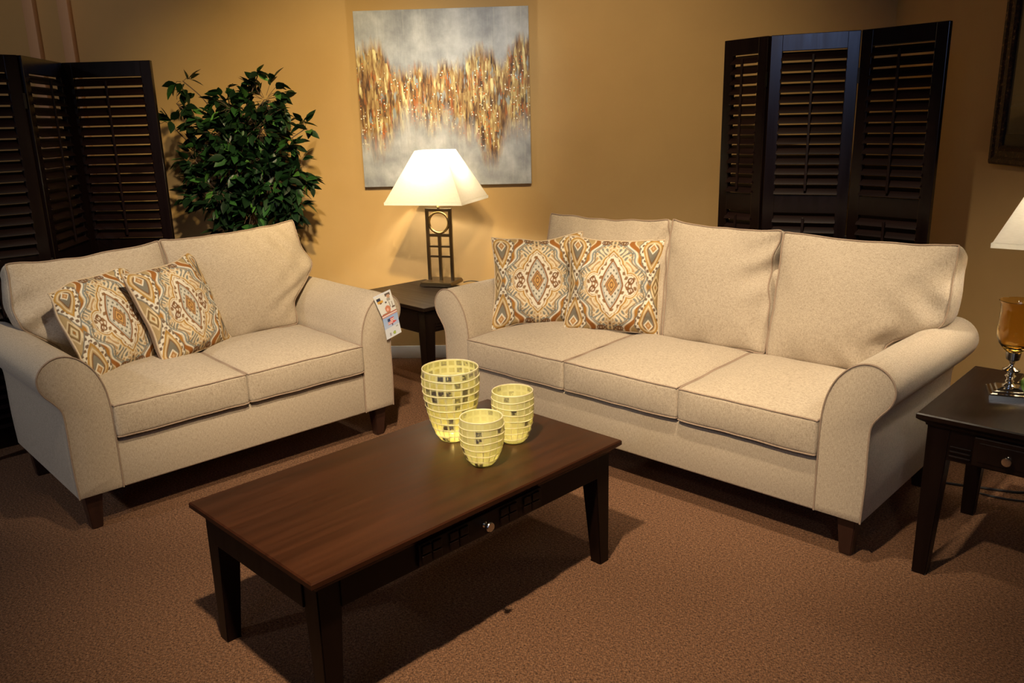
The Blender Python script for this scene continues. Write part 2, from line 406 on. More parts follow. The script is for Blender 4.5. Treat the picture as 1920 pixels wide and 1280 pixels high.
def soft_box(half, r, fn, cuts=26):
    bm = bmesh.new(); bmesh.ops.create_cube(bm, size=2)
    bmesh.ops.subdivide_edges(bm, edges=bm.edges[:], cuts=cuts, use_grid_fill=True)
    for v in bm.verts:
        p = Vector([math.copysign(1 - (1 - abs(c)) ** 1.35, c) for c in v.co])
        v.co = fn(soft_map(p, half, r), p)
    bmesh.ops.recalc_face_normals(bm, faces=bm.faces)
    return bm
def loop_path(ax, side, half, r, fn, n=22):
    """points round the border of one face of a soft box (for piping)"""
    o1, o2 = [i for i in range(3) if i != ax]; pts = []
    ts = [-1 + 2 * i / n for i in range(n)]
    for a, b in [(t, -1) for t in ts] + [(1, t) for t in ts] + [(-t, 1) for t in ts] + [(-1, -t) for t in ts]:
        p = [0, 0, 0]; p[ax] = side; p[o1] = a; p[o2] = b; p = Vector(p)
        pts.append(fn(soft_map(p, half, r), p))
    return pts

# ------------------------------------------------------------------ room shell
WA = -.0429; CX, CY = 2.32, 5.16
wx = Vector((math.cos(WA), math.sin(WA), 0)); wn = Vector((-math.sin(WA), math.cos(WA), 0))   # along back wall, into it
CEIL = 3.0
# room frame: origin at the back right corner, x along back wall, -y towards the viewer
def room_part(name, fn, mat, **kw):
    bm = nb(); fn(bm); return struct(name, bm, mat, loc=(CX, CY, 0), rz=WA, **kw)
room_part('floor', lambda b: box(b, -7.5, .2, -11, .2, -.1, 0), 'carpet', smooth=False)
room_part('ceiling', lambda b: box(b, -7.5, .2, -11, .2, CEIL, CEIL + .1), 'ceiling_paint', smooth=False)
room_part('wall_back', lambda b: box(b, -7.5, .0, 0, .15, 0, CEIL), 'wall', smooth=False)
room_part('wall_right', lambda b: box(b, 0, .15, -11, .15, 0, CEIL), 'wall', smooth=False)
room_part('baseboard_back', lambda b: box(b, -4.9, -.0, -.015, 0, 0, .085, .004), 'white_trim')
room_part('baseboard_right', lambda b: box(b, -.015, 0, -9, -.016, 0, .085, .004), 'white_trim')
# projecting brown edge strips on the back wall, upper left
room_part('trim_1', lambda b: box(b, -5.02, -4.955, -.05, 0, 0, CEIL, .006), 'trim_brown')
room_part('trim_2', lambda b: (box(b, -5.235, -5.17, -.05, 0, 0, CEIL, .006)), 'trim_brown')

# ------------------------------------------------------------------ sofas
ARM = [(0, .155), (0, .30), (.0, .45), (.006, .54), (.022, .605), (.05, .66), (.095, .705), (.145, .722), (.19, .712), (.224, .682), (.238, .64), (.226, .595), (.196, .555), (.172, .515), (.167, .45), (.168, .30), (.163, .155)]

def arm_mesh(side, u0, D):
    out = [Vector((x, y, 0)) for x, y in ARM]
    pts = [out[0]] + catmull([tuple(p) for p in out], 4)[1:]
    bm = bmesh.new(); rings = []
    vs = [(.0, .006), (.0015, .0025), (.006, .0)] + [(.006 + (D - .012) * i / 14, 0) for i in range(1, 15)] + [(D - .0015, .0025), (D, .007)]
    c = Vector((.11, .45, 0))
    for v, ins in vs:
        ring = []
        for p in pts:
            d = (p - Vector((.085, min(max(p.y, .2), .63), 0))); q = p - d.normalized() * ins if d.length > 0 else p
            f = v / D
            x = q.x + (.012 * f if p.y > .55 else 0); z = q.y
            w = .004 * noise.noise(Vector((x * 7 + side * 9, v * 5, z * 7))) if 0.02 < v < D - .02 else 0
            if z > .6: z += w - .01 * math.sin(PI * min(1, f)) * 0
            ring.append(bm.verts.new((side * (u0 + x), v, z)))
        rings.append(ring)
    n = len(pts)
    for A, B in zip(rings, rings[1:]):
        for k in range(n): bm.faces.new((A[k], A[(k + 1) % n], B[(k + 1) % n], B[k]))
    bm.faces.new(rings[0]); bm.faces.new(rings[-1])
    bmesh.ops.recalc_face_normals(bm, faces=bm.faces)
    path = [(side * (u0 + p.x), .001, p.y) for p in pts]
    return bm, path

def make_sofa(name, label, loc, rz, seat_cuts, back_specs, half, group=None):
    D = .87
    t = thing(name, label, 'sofa', loc, rz, group)
    bm = nb(); box(bm, -half + .001, half - .001, .0, D - .01, .155, .352, .008, 3); fr = obj('base_frame', bm, 'sofa_fabric', t)
    bm = nb(); box(bm, -half + .002, half - .002, .66, D, .352, .865, .03, 5); obj('backrest', bm, 'sofa_fabric', t)
    for s in (-1, 1):
        bm, path = arm_mesh(s, half, D); a = obj('arm', bm, 'sofa_fabric', t, ang=50)
        pb = nb(); tube(pb, path, .0036, 6); obj('piping', pb, 'piping_fabric', a)
        for y0, y1, in ((.035, 1), (D - .035, -1)):
            lb = nb(); xo = s * (half + .135)
            rr = []
            for w, z in ((.021, 0), (.034, .157)):
                rr.append([lb.verts.new((xo - s * .03 + a_ * w, y0 + y1 * .03 + b_ * w, z)) for a_, b_ in ((-1, -1), (1, -1), (1, 1), (-1, 1))])
            for k in range(4): lb.faces.new((rr[0][k], rr[0][(k + 1) % 4], rr[1][(k + 1) % 4], rr[1][k]))
            lb.faces.new(rr[0]); lb.faces.new(rr[1]); bmesh.ops.recalc_face_normals(lb, faces=lb.faces)
            bmesh.ops.bevel(lb, geom=lb.edges[:], offset=.003, segments=2, affect='EDGES')
            obj('leg', lb, 'leg_wood', t)
    # seat cushions
    for i, (a, b) in enumerate(zip(seat_cuts, seat_cuts[1:])):
        hx, hy, hz = (b - a) / 2 - .003, .30, .066
        cx, cy, cz = (a + b) / 2, -.018 + .30, .365 + hz
        def fn(q, p, cx=cx, cy=cy, cz=cz, hx=hx, hy=hy, sd=i * 3.1 + half * 7):
            x, y, z = q
            cr = (1 - abs(p.x) ** 3.2) * (1 - abs(p.y) ** 3.2)
            if p.z > 0: z += (.034 * cr + .0) * p.z
            z += .014 * smooth01(-1, 1, p.y) * (p.z > -.5)
            k = (1 - p.z ** 2)
            x += math.copysign(.003, p.x) * abs(p.x) ** 6 * k; y += math.copysign(.007, p.y) * abs(p.y) ** 6 * k * (1 - abs(p.x) ** 6)
            z += .0035 * noise.noise(Vector((x * 9 + sd, y * 9, z * 5)))
            return Vector((cx + x, cy + y, cz + z))
        c = obj('seat_cushion', soft_box((hx, hy, hz), .012, fn), 'sofa_fabric', t, ang=None)
        pb = nb()
        for sz in (1, -1): tube(pb, loop_path(2, sz, (hx + .002, hy + .002, hz + .002), .012, fn), .0035, 6, closed=True)
        obj('piping', pb, 'piping_fabric', c)
    # back cushions: (left bottom, right bottom, left top, right top, ear left, ear right, top z left, top z right, seed)
    for i, (lb, rb, lt, rt_, earl, earr, zl, zr, pinch) in enumerate(back_specs):
        hx, hy, hz = .3, .09, .26
        def fn(q, p, S=(lb, rb, lt, rt_, earl, earr, zl, zr, pinch), sd=i * 5.3 + half * 3):
            lb, rb, lt, rt_, earl, earr, zl, zr, pinch = S
            h = (q.z / hz + 1) / 2; ux = q.x / hx
            zt = zl + (zr - zl) * (ux + 1) / 2
            z = .508 + (zt - .508) * h
            L = lb + (lt - lb) * h; Rr = rb + (rt_ - rb) * h
            if earl: L = lb + (lt - lb) * smooth01(.20, .46, h) * (.82 + .18 * h)
            if earr: Rr = rb + (rt_ - rb) * smooth01(.20, .46, h) * (.82 + .18 * h)
            wd = math.exp(-((h - .58) / .17) ** 2)
            if earr: Rr += wd * (.065 if half < .7 else .015)
            if earl: L -= wd * .02
            if not earr and half > .7 and lb > -.5: Rr -= .028 * math.exp(-((h - .66) / .16) ** 2)
            x = L + (Rr - L) * (ux + 1) / 2
            Tk = 1.0 - .34 * h
            y = q.y * Tk
            bulge = (1 - abs(ux) ** 2.6) * (1 - abs(2 * h - 1) ** 2.6)
            if p.y < 0: y -= (.058 * bulge) * (-p.y)
            if p.y > 0: y += .012 * bulge * p.y
            v = .655 + .085 * h + y
            x += math.copysign(.010, ux) * abs(ux) ** 8 * (1 - p.y ** 2) 
            # puckers near the borders, deeper at pinch corner
            e = max(abs(ux), abs(2 * h - 1))
            em = smooth01(.45, .95, e)
            z += .010 * noise.noise(Vector((x * 8 + sd, z * 5, 1))) * em + (-.010 * math.sin((ux + 1) * PI / 2) + .006 * abs(ux) ** 4) * smooth01(.7, 1, h)
            v += .011 * noise.noise(Vector((x * 10 + sd, z * 10, 2))) * em
            for px_, ph, dr, amp in pinch:
                dx, dh = ux - px_, h - ph; dd = math.hypot(dx, dh * 1.3)
                w = math.exp(-(dd / .42) ** 2)
                v += amp * w * math.sin((dx * math.sin(dr) - dh * math.cos(dr)) * 26) 
            x += .006 * noise.noise(Vector((z * 9 + sd, 5, 3))) * em
            z -= .050 * smooth01(-1, 1, p.y) * smooth01(.75, 1, h)
            return Vector((x, v, z))
        c = obj('back_cushion', soft_box((hx, hy, hz), .02, fn, 30), 'sofa_fabric', t, ang=None)
        pb = nb()
        tube(pb, loop_path(1, -1, (hx + .003, hy + .001, hz + .003), .018, fn, 30), .0036, 6, closed=True)
        tube(pb, loop_path(1, 1, (hx + .003, hy + .001, hz + .003), .018, fn, 30), .0036, 6, closed=True)
        obj('piping', pb, 'piping_fabric', c)
    return t

SOFA = ((.4222, 3.2627, 0), -.767); LOVE = ((-1.1365, 3.3947, 0), .762)
sofa = make_sofa('three_seat_sofa', 'beige tweed three-seat sofa with rolled arms and tapered dark wood feet', *SOFA, (-.88, -.265, .317, .88),
    [(-.872, -.150, -.93, -.185, 1, 0, 1.035, 1.045, [(.9, .85, .6, .012)]),
     (-.143, .380, -.178, .372, 0, 0, 1.045, 1.035, [(.95, .72, .2, .016), (1, .25, 1.2, .008)]),
     (.388, .872, .382, 1.075, 0, 1, 1.032, 1.030, [(.75, .42, -.5, .010), (.9, .9, .5, .006)])], .88)
love = make_sofa('loveseat', 'beige tweed two-seat loveseat with rolled arms and a hang tag', *LOVE, (-.574, -.02, .574),
    [(-.566, -.014, -.70, -.055, 1, 0, .985, 1.010, [(-.8, .5, .3, .014)]),
     (-.008, .566, -.048, .655, 0, 1, 1.012, 1.040, [(.7, .8, -.9, .010), (.85, .45, .5, .008)])], .574)

# ------------------------------------------------------------------ patterned throw pillows
def medallion(n):
    ys, xs = np.mgrid[-1:1:n * 1j, -1:1:n * 1j]
    C = lambda r, g, b: np.array(lin((r, g, b)))
    cream, white, grey, blue, rust, gold, brown, tan, olive = C(226, 205, 165), C(232, 224, 204), C(128, 122, 108), C(138, 144, 142), C(160, 104, 50), C(182, 138, 62), C(122, 86, 56), C(196, 166, 122), C(160, 140, 92)
    img = np.ones((n, n, 3)) * cream
    def put(m, c):
        m = np.clip(m, 0, 1)[..., None]; img[:] = img * (1 - m) + c * m
    def line(d, w, c): put(1.6 - np.abs(d) / w, c)
    ax, ay = np.abs(xs), np.abs(ys)
    rng = np.random.RandomState(4)
    # small scrolls over the light ground
    def curl(cx, cy, r, c, turns=1.6, ph=0, w=.011):
        for sx in (-1, 1):
            for sy in (-1, 1):
                dx, dy = (xs - sx * cx) * sx, (ys - sy * cy) * sy
                rr = np.hypot(dx, dy); th = np.arctan2(dy, dx) + ph
                d = np.minimum.reduce([np.abs(rr - r * (((th / (2 * PI)) % 1) + k) / turns) for k in (0, 1)]) + (rr > r * 1.05) * 9
                line(d, w, c)
    for cx, cy, r, c in ((.25, .86, .09, tan), (.42, .62, .10, tan), (.52, .42, .09, grey), (.60, .20, .08, tan), (.60, .06, .06, blue), (.13, .90, .06, blue), (.33, .74, .07, blue),
                         (.48, .30, .06, tan), (.55, .56, .06, blue), (.36, .90, .06, grey), (.06, .78, .04, tan)):
        curl(cx, cy, r, c, ph=cx * 9)
    mo = np.sin(ax * 34 + 3 * np.sin(ay * 15)) * np.cos(ay * 27 + 2.5 * np.sin(ax * 17)); put((mo - .30) / .15, tan * .8 + rust * .2); put((-mo - .45) / .15, grey * .5 + blue * .5); line(mo - .1, .10, white)
    # ogee of rust between scalloped pale lines
    f = .47 + .33 * np.cos(PI * ay) * 1.0
    xo = .33 + .44 * (.5 + .5 * np.cos(PI * np.clip(ay * 1.05, 0, 1))) - .05 * np.cos(ay * 13.5)
    d = ax - xo
    w_in = .075 + .018 * np.cos(ay * 13.5 + 1.2)
    put((w_in + .055 - np.abs(d - .04)) / .02, white)
    line(d + w_in - .01, .018, blue); line(d + w_in + .045, .012, grey)
    put((w_in - .015 - np.abs(d - .055)) / .02, rust)
    m = ((np.abs(d - .055) < w_in) & (np.sin(ay * 12 + 1) > .3)); img[m] = img[m] * .55 + gold * .45
    line(d - w_in - .05, .014, cream)
    # outside of the ogee: olive/tan ground
    out = (d > w_in + .06); img[out] = tan * .55 + olive * .45
    # corner medallions
    for sy in (-1, 1):
        for cyy, S in ((.76, 1.0),):
            dx, dy = np.abs(ax - .79), ys * sy - cyy
            s = np.where(dy < 0, np.hypot(dx / .20, dy / .6) * .4 + (dx / .20 + -dy / .42) * .6, np.hypot(dx / .20, dy / .22))
            scal = s + .06 * np.cos(np.arctan2(dy, dx) * 10)
            put((1.45 - scal) / .04, white); line(scal - 1.45, .05, grey)
            m2 = (scal < 1.42) & (scal > 1.05); spk = (np.sin(xs * 46) * np.sin(ys * 46) > .15) & m2; img[spk] = brown * .6 + grey * .4
            put((1.0 - s) / .04, olive * .3 + tan * .7); line(s - 1.0, .06, gold); line(s - .8, .035, cream)
            put((.62 - s) / .04, grey); line(s - .62, .04, brown)
            dd = dx / .09 + np.abs(dy - .04) / .12; put((1 - dd) / .05, tan); line(dd - 1, .12, white); line(dd - .5, .1, rust)
    # mid side diamonds
    dd = np.abs(ax - .93) / .10 + ay / .22; put((1 - dd) / .05, olive); line(dd - 1, .08, cream); line(dd - .75, .07, brown); line(dd - .4, .1, cream); put((.2 - dd) / .05, rust)
    # top/bottom small diamond
    dd = ax / .11 + np.abs(ay - .93) / .12; put((1 - dd) / .06, grey); line(dd - 1, .1, brown); line(dd - .5, .12, tan)
    for rr_ in (.16, .2): line(np.hypot(ax - rr_, ay - .93) - .05, .012, brown)
    # central medallion: pointed with scalloped shoulders, side lobes
    b = .70; edge = .40 * (1 - np.clip(ay / b, 0, 1)) ** .78 + .028 * np.abs(np.sin(ay * 15)) * (ay < .58)
    side = np.hypot((ax - .36) / .175, ys / .24)
    inside = np.minimum((ax - edge) / .35, side - 1)
    put((-inside) / .03, white)
    put((.05 - np.abs(inside - .10)) / .03, cream)
    line(np.where(ay < b + .03, inside, 9), .045, gold); line(np.where(ay < b + .1, inside + .16, 9), .03, tan)
    spk = (np.sin(xs * 38 + np.sin(ys * 20)) * np.sin(ys * 34) > .35) & (inside < -.12); img[spk] = brown * .75 + tan * .25
    for k in (.30, .36, .42): line(np.where(ay < .12, ax - k + .03 * np.cos(ys * 30), 9), .010, rust * .6 + brown * .4)
    line(np.hypot(ax - .38, ay - .09) - .05, .012, brown)
    # inner pointed panel
    e2 = ax / .215 + ay / .50 - .12 * np.sin(np.clip(ay / .5, 0, 1) * PI)
    put((1 - e2) / .05, white * .75 + blue * .25); line(e2 - 1, .07, brown * .5 + rust * .5); line(e2 - .84, .03, blue)
    spk = (np.sin(xs * 60) * np.sin(ys * 50) > .45) & (e2 < .8); img[spk] = grey
    e3 = ax / .115 + ay / .20; put((1 - e3) / .05, tan); line(e3 - 1, .09, rust); put((.72 - e3) / .05, C(206, 160, 96)); line(e3 - .72, .07, brown)
    line(np.hypot(ax / .5, ay) / .05 - 1, .25, brown); 
    return np.clip(img * .93, 0, 1)
PAT_N = 190
PAT = medallion(PAT_N)

def make_pillow(label, loc, yaw, tilt, roll=0, S=.235, T=.085, seed=0, corner=(), group='medallion throw pillows'):
    """pillow standing on its lower edge: local x = width, z = height, front = -y; origin at the lower edge middle"""
    t = thing('throw_pillow', label, 'pillow', loc, 0, group)
    t.rotation_euler = (Matrix.Rotation(yaw, 4, 'Z') @ Matrix.Rotation(-tilt, 4, 'X') @ Matrix.Rotation(roll, 4, 'Y')).to_euler()
    def shape(a, b, side):
        k = .075
        x = a * S * (1 - k * (1 - b * b) * abs(a) ** 2) ; z = b * S * (1 - k * (1 - a * a) * abs(b) ** 2)
        th = T * (max(0, 1 - abs(a) ** 2.6) ** .62) * (max(0, 1 - abs(b) ** 2.6) ** .62) * (1 + .12 * (a * a + b * b))
        n1 = noise.noise(Vector((a * 3.2 + seed, b * 3.2, side * 2)))
        edge = smooth01(.35, .95, max(abs(a), abs(b)))
        th *= 1 + .45 * n1 * edge
        if side > 0: th = T * .95 * (max(0, 1 - abs(a) ** 5) ** .45) * (max(0, 1 - abs(b) ** 5) ** .45) + .0
        y = side * th
        off = .018 * noise.noise(Vector((a * 1.6 + seed * 2, b * 1.6, 7)))
        y += off
        z += .006 * noise.noise(Vector((a * 2 + seed, 3, 5))) * abs(b)
        for ca, cb, amp, fold in corner:       # bent corners
            w = smooth01(.9, 0, math.hypot(a - ca, b - cb) / 1.0)
            y += amp * w * w; z -= cb * fold * w * w; x -= ca * fold * .5 * w * w
        return Vector((x, y, z + S * .93))
    n = PAT_N
    bm = bmesh.new(); V = [[None] * n for _ in range(n)]
    for j in range(n):
        for i in range(n):
            a, b = -1 + 2 * i / (n - 1), -1 + 2 * j / (n - 1)
            a = math.copysign(abs(a) ** .96, a); b = math.copysign(abs(b) ** .96, b)
            V[j][i] = bm.verts.new(shape(a, b, -1))
    for j in range(n - 1):
        for i in range(n - 1): bm.faces.new((V[j][i], V[j][i + 1], V[j + 1][i + 1], V[j + 1][i]))
    me = bpy.data.meshes.new('front_cover'); bm.to_mesh(me); bm.free()
    ca = me.color_attributes.new('pattern', 'FLOAT_COLOR', 'POINT')
    buf = np.ones((n * n, 4), dtype=np.float32); buf[:, :3] = PAT.reshape(-1, 3); ca.data.foreach_set('color', buf.ravel())
    me.materials.append(MAT['medallion_fabric'])
    for p in me.polygons: p.use_smooth = True
    fo = bpy.data.objects.new('front_cover', me); COL.objects.link(fo); fo.parent = t
    m = 44; bm = bmesh.new(); V = [[bm.verts.new(shape(-1 + 2 * i / m, -1 + 2 * j / m, 1)) for i in range(m + 1)] for j in range(m + 1)]
    for j in range(m):
        for i in range(m): bm.faces.new((V[j][i], V[j + 1][i], V[j + 1][i + 1], V[j][i + 1]))
    bo = obj('back_cover', bm, 'pillow_back_fabric', t, ang=None); bo['label'] = 'plain tan back of the cover'
    ts = [-1 + 2 * i / 40 for i in range(40)]
    P = [shape(a, b, 0) for a, b in [(q, -1) for q in ts] + [(1, q) for q in ts] + [(-q, 1) for q in ts] + [(-1, -q) for q in ts]]
    pb = nb(); tube(pb, P, .0045, 6, closed=True); obj('piping', pb, 'pillow_trim_fabric', t)
    return t
make_pillow('medallion throw pillow in the left corner of the three-seat sofa, tucked behind its twin', (.130, 4.015, .530), .03, .30, .02, .225, .080, 1.3, [(1, 1, .02, -.03), (-1, -1, 0, -.02)])
make_pillow('medallion throw pillow in front of its twin, against the middle back cushion', (.478, 3.835, .530), -.25, .24, .03, .230, .086, 4.2, [(-1, -1, -.01, .0)])
make_pillow('medallion throw pillow beside the left arm of the loveseat', (-1.672, 3.465, .522), 1.16, .42, -.04, .225, .060, 7.7, [(-1, 1, .0, .04)])
make_pillow('medallion throw pillow on the loveseat nearer its middle, leaning over its twin', (-1.452, 3.683, .522), 1.20, .36, -.05, .225, .065, 2.9, [(1, 1, 0, -.02)])

# ------------------------------------------------------------------ coffee table and end tables
TOP_PROF = lambda H: [(.034, H - .044), (.026, H - .042), (.024, H - .034), (.012, H - .027), (.004, H - .021), (0, H - .017), (0, H - .004), (.004, H)]
def knob(parent, x, y, z):
    bm = nb(); prof = [(0, -.030), (.013, -.029), (.0155, -.026), (.0155, -.023), (.012, -.020), (.006, -.017), (.0055, -.006), (.009, -.002), (.009, 0), (0, 0)]
    lathe(bm, prof, 24)
    for v in bm.verts: v.co = Vector((x + v.co.x, y + v.co.z, z + v.co.y))
    bmesh.ops.recalc_face_normals(bm, faces=bm.faces)
    k = obj('knob', bm, 'nickel', parent); k['label'] = 'round brushed metal knob'; return k

def coffee_table():
    L, D, H = 1.2227 / 2, .6629 / 2, .4562
    t = thing('coffee_table', 'dark espresso wood coffee table with a lattice drawer front and tapered legs', 'table', (-.2999, 2.4162, 0), .7866)
    bm = nb(); rect_profile(bm, L, D, TOP_PROF(H)); obj('tabletop', bm, 'table_wood', t, smooth=False)
    for sx in (-1, 1):
        for sy in (-1, 1):
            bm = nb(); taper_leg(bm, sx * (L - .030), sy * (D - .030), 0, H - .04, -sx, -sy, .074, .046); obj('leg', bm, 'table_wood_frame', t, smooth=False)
    i = .036
    for s in (-1, 1):
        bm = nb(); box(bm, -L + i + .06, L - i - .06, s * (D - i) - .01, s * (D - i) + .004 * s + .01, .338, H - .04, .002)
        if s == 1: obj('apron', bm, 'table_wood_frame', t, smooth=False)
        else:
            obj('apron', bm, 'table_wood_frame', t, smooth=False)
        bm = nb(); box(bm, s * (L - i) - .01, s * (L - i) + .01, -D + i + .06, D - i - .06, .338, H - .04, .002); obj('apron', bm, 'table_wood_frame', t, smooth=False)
    # drawer front with carved lattice
    dx0, dx1, z0, z1, yf = -.27, .22, .346, .414, -D + i - .020
    bm = nb(); box(bm, dx0, dx1, yf, yf + .016, z0, z1, .002)
    for k in range(5):
        cx = dx0 + .045 + k * .1
        for a in (0, 1):
            x0 = cx - .036 + a * .038
            if abs(cx + .025) < .03: continue
            for c in (0, 1):
                zz = z0 + .006 + c * .030
                box(bm, x0, x0 + .032, yf - .005, yf + .002, zz, zz + .024, .002)
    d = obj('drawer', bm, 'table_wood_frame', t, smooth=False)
    knob(d, -.025, yf, .381)
    return t
coffee_table()

def end_table(label, loc, rz, group='matching end tables'):
    Wd, Dp, H = .27, .335, .575
    t = thing('end_table', label, 'table', loc, rz, group)
    bm = nb(); rect_profile(bm, Wd, Dp, TOP_PROF(H)); obj('tabletop', bm, 'end_table_wood', t, smooth=False)
    for sx in (-1, 1):
        for sy in (-1, 1):
            bm = nb(); taper_leg(bm, sx * (Wd - .030), sy * (Dp - .030), 0, H - .04, -sx, -sy, .07, .045); obj('leg', bm, 'table_wood_frame', t, smooth=False)
    i = .036
    for s in (-1, 1):
        bm = nb(); box(bm, s * (Wd - i) - .01, s * (Wd - i) + .01, -Dp + .09, Dp - .09, .425, H - .04, .002); obj('apron', bm, 'table_wood_frame', t, smooth=False)
    bm = nb(); box(bm, -Wd + .09, Wd - .09, Dp - i - .01, Dp - i + .01, .425, H - .04, .002); obj('apron', bm, 'table_wood_frame', t, smooth=False)
    yf = -Dp + .034
    bm = nb(); box(bm, -Wd + .09, Wd - .09, yf, yf + .018, .425, H - .04, .002)
    for s in (-1, 1):
        for k in range(3):
            xa, xb = sorted((s * (Wd - .10), s * (Wd - .165)))
            box(bm, xa, xb, yf - .005, yf + .003, .436 + k * .016, .446 + k * .016, .003)
    obj('apron', bm, 'table_wood_frame', t, smooth=False)
    bm = nb(); box(bm, -.10, .10, yf - .012, yf + .004, .432, H - .048, .003)
    box(bm, -.085, .085, yf - .015, yf - .008, .447, H - .063, .002)
    d = obj('drawer', bm, 'end_table_wood', t, smooth=False); knob(d, 0, yf - .014, .478)
    return t
end_table('dark wood end table in the corner between the two sofas, carrying the lit lamp', (-.496, 4.636, 0), .762)
end_table('dark wood end table with drawer knob beside the right arm of the three-seat sofa', (1.726, 2.549, 0), -.755)

# ------------------------------------------------------------------ table lamps
def table_lamp(label, loc, rz, power, s=.47):
    t = thing('table_lamp', label, 'lamp', loc, rz, 'table lamps with square shades')
    bm = nb(); rect_profile(bm, .10, .10, [(0, .004), (0, .016), (.006, .026), (.008, .027)])
    for x in (-1, 1):
        for y in (-1, 1): box(bm, x * .085 - .01, x * .085 + .01, y * .085 - .01, y * .085 + .01, 0, .006)
    obj('base', bm, 'dark_bronze', t, smooth=False)
    bm = nb(); w = .082; zt = .455
    for x in (-w + .009, 0, w - .009):
        top = zt if x else zt - .155
        box(bm, x - .009, x + .009, -.009, .009, .025, top, .0015)
    for z in (zt - .009, zt - .158, zt - .225, zt - .285):
        th = .009 if z > zt - .17 else .006
        box(bm, -w + .010, w - .010, -.0075, .0075, z - th, z + th * .9, .001)
    obj('body', bm, 'dark_bronze', t, smooth=False)
    bm = nb(); rc = .0615
    tube(bm, [(rc * math.cos(a) , 0, zt - .083 + rc * math.sin(a)) for a in [2 * PI * k / 48 for k in range(48)]], .008, 10, closed=True)
    o = obj('ring', bm, 'brass', t); o['label'] = 'polished brass ring'
    bm = nb(); lathe(bm, [(0, zt), (.009, zt), (.009, zt + .02), (.005, zt + .025), (.005, zt + .09), (.018, zt + .095), (.018, zt + .15), (0, zt + .15)], 20); obj('socket', bm, 'brass', t)
    bm = nb(); zb, zT = .495, .79
    h0, h1 = s / 2, .092
    outer = [(h0 - h0, zb), (0, zb + .018), (.006, zb + .019)]; 
    prof = [(0.0, zb), (.0, zb + .016), (.004, zb + .018)] 
    m = 12
    for k in range(1, m + 1):
        f = k / m; prof.append((.004 + (h0 - h1 - .004) * f, zb + .018 + (zT - zb - .018) * f))
    inner = [(i + .004, z) for i, z in prof[::-1]]
    rings = []
    for ins, z in prof + inner:
        a = h0 - ins; rings.append([bm.verts.new((x, y, z)) for x, y in ((-a, -a), (a, -a), (a, a), (-a, a))])
    rings.append(rings[0])
    for A, B in zip(rings, rings[1:]):
        for k in range(4): bm.faces.new((A[k], A[(k + 1) % 4], B[(k + 1) % 4], B[k]))
    bmesh.ops.recalc_face_normals(bm, faces=bm.faces)
    sh = obj('lamp_shade', bm, 'shade', t, smooth=False)
    bm = nb()
    for a in range(4):
        an = PI / 4 + a * PI / 2; tube(bm, [(0, 0, zT - .03), (h1 * 1.36 * math.cos(an), h1 * 1.36 * math.sin(an), zT - .012)], .002, 6)
    lathe(bm, [(0, zT - .036), (.006, zT - .034), (.006, zT - .02), (0, zT - .016)], 12); tube(bm, [(0, 0, zt + .15), (0, 0, zT - .03)], .0022, 6)
    obj('spider', bm, 'brass', sh)
    bm = nb(); zc = zt + .195; lathe(bm, [(0, zc + .032)] + [(.029 * math.sin(a), zc + .03 * math.cos(a)) for a in [PI * k / 12 for k in range(1, 10)]] + [(.013, zc - .04), (0, zc - .04)], 20)
    obj('bulb', bm, 'bulb', t)
    l = bpy.data.lights.new('bulb_light', 'POINT'); l.energy = power; l.color = (1, .93, .80); l.shadow_soft_size = .03
    lo = bpy.data.objects.new('bulb_light', l); COL.objects.link(lo); lo.parent = t; lo.location = (0, 0, zc + .045)
    return t
table_lamp('lit table lamp with a white pyramid shade on the end table between the sofas', (-.415, 4.87, .575), -.30, 8.5)
table_lamp('table lamp mostly outside the right edge, only its white shade corner showing', (1.900, 2.727, .575), -.70, 6.0, .43)
# cord from the first lamp over the table edge
bm = nb(); tube(bm, catmull([(-.285, 4.90, .579), (-.24, 4.93, .580), (-.17, 4.88, .579), (-.13, 4.80, .5785)], 8), .0028, 6); tag(obj('lamp_cord', bm, 'black_rubber'), 'black cord lying on the end table behind the lit lamp', 'cord')
bm = nb(); tube(bm, catmull([(1.70, 3.22, .006), (1.80, 3.16, .006), (1.93, 3.10, .006), (2.02, 3.06, .006), (2.08, 3.05, .006), (2.18, 3.05, .006)], 8), .005, 6)
tag(obj('power_cord', bm, 'black_rubber'), 'dark power cord on the carpet behind the right end table, the one farther back', 'cord')
bm = nb(); tube(bm, catmull([(1.86, 3.09, .005), (1.93, 3.02, .005), (2.02, 2.975, .005), (2.12, 2.95, .005), (2.18, 2.95, .005)], 8), .004, 6)
tag(obj('power_cord', bm, 'black_rubber'), 'dark power cord on the carpet behind the right end table, the one nearer the viewer', 'cord')

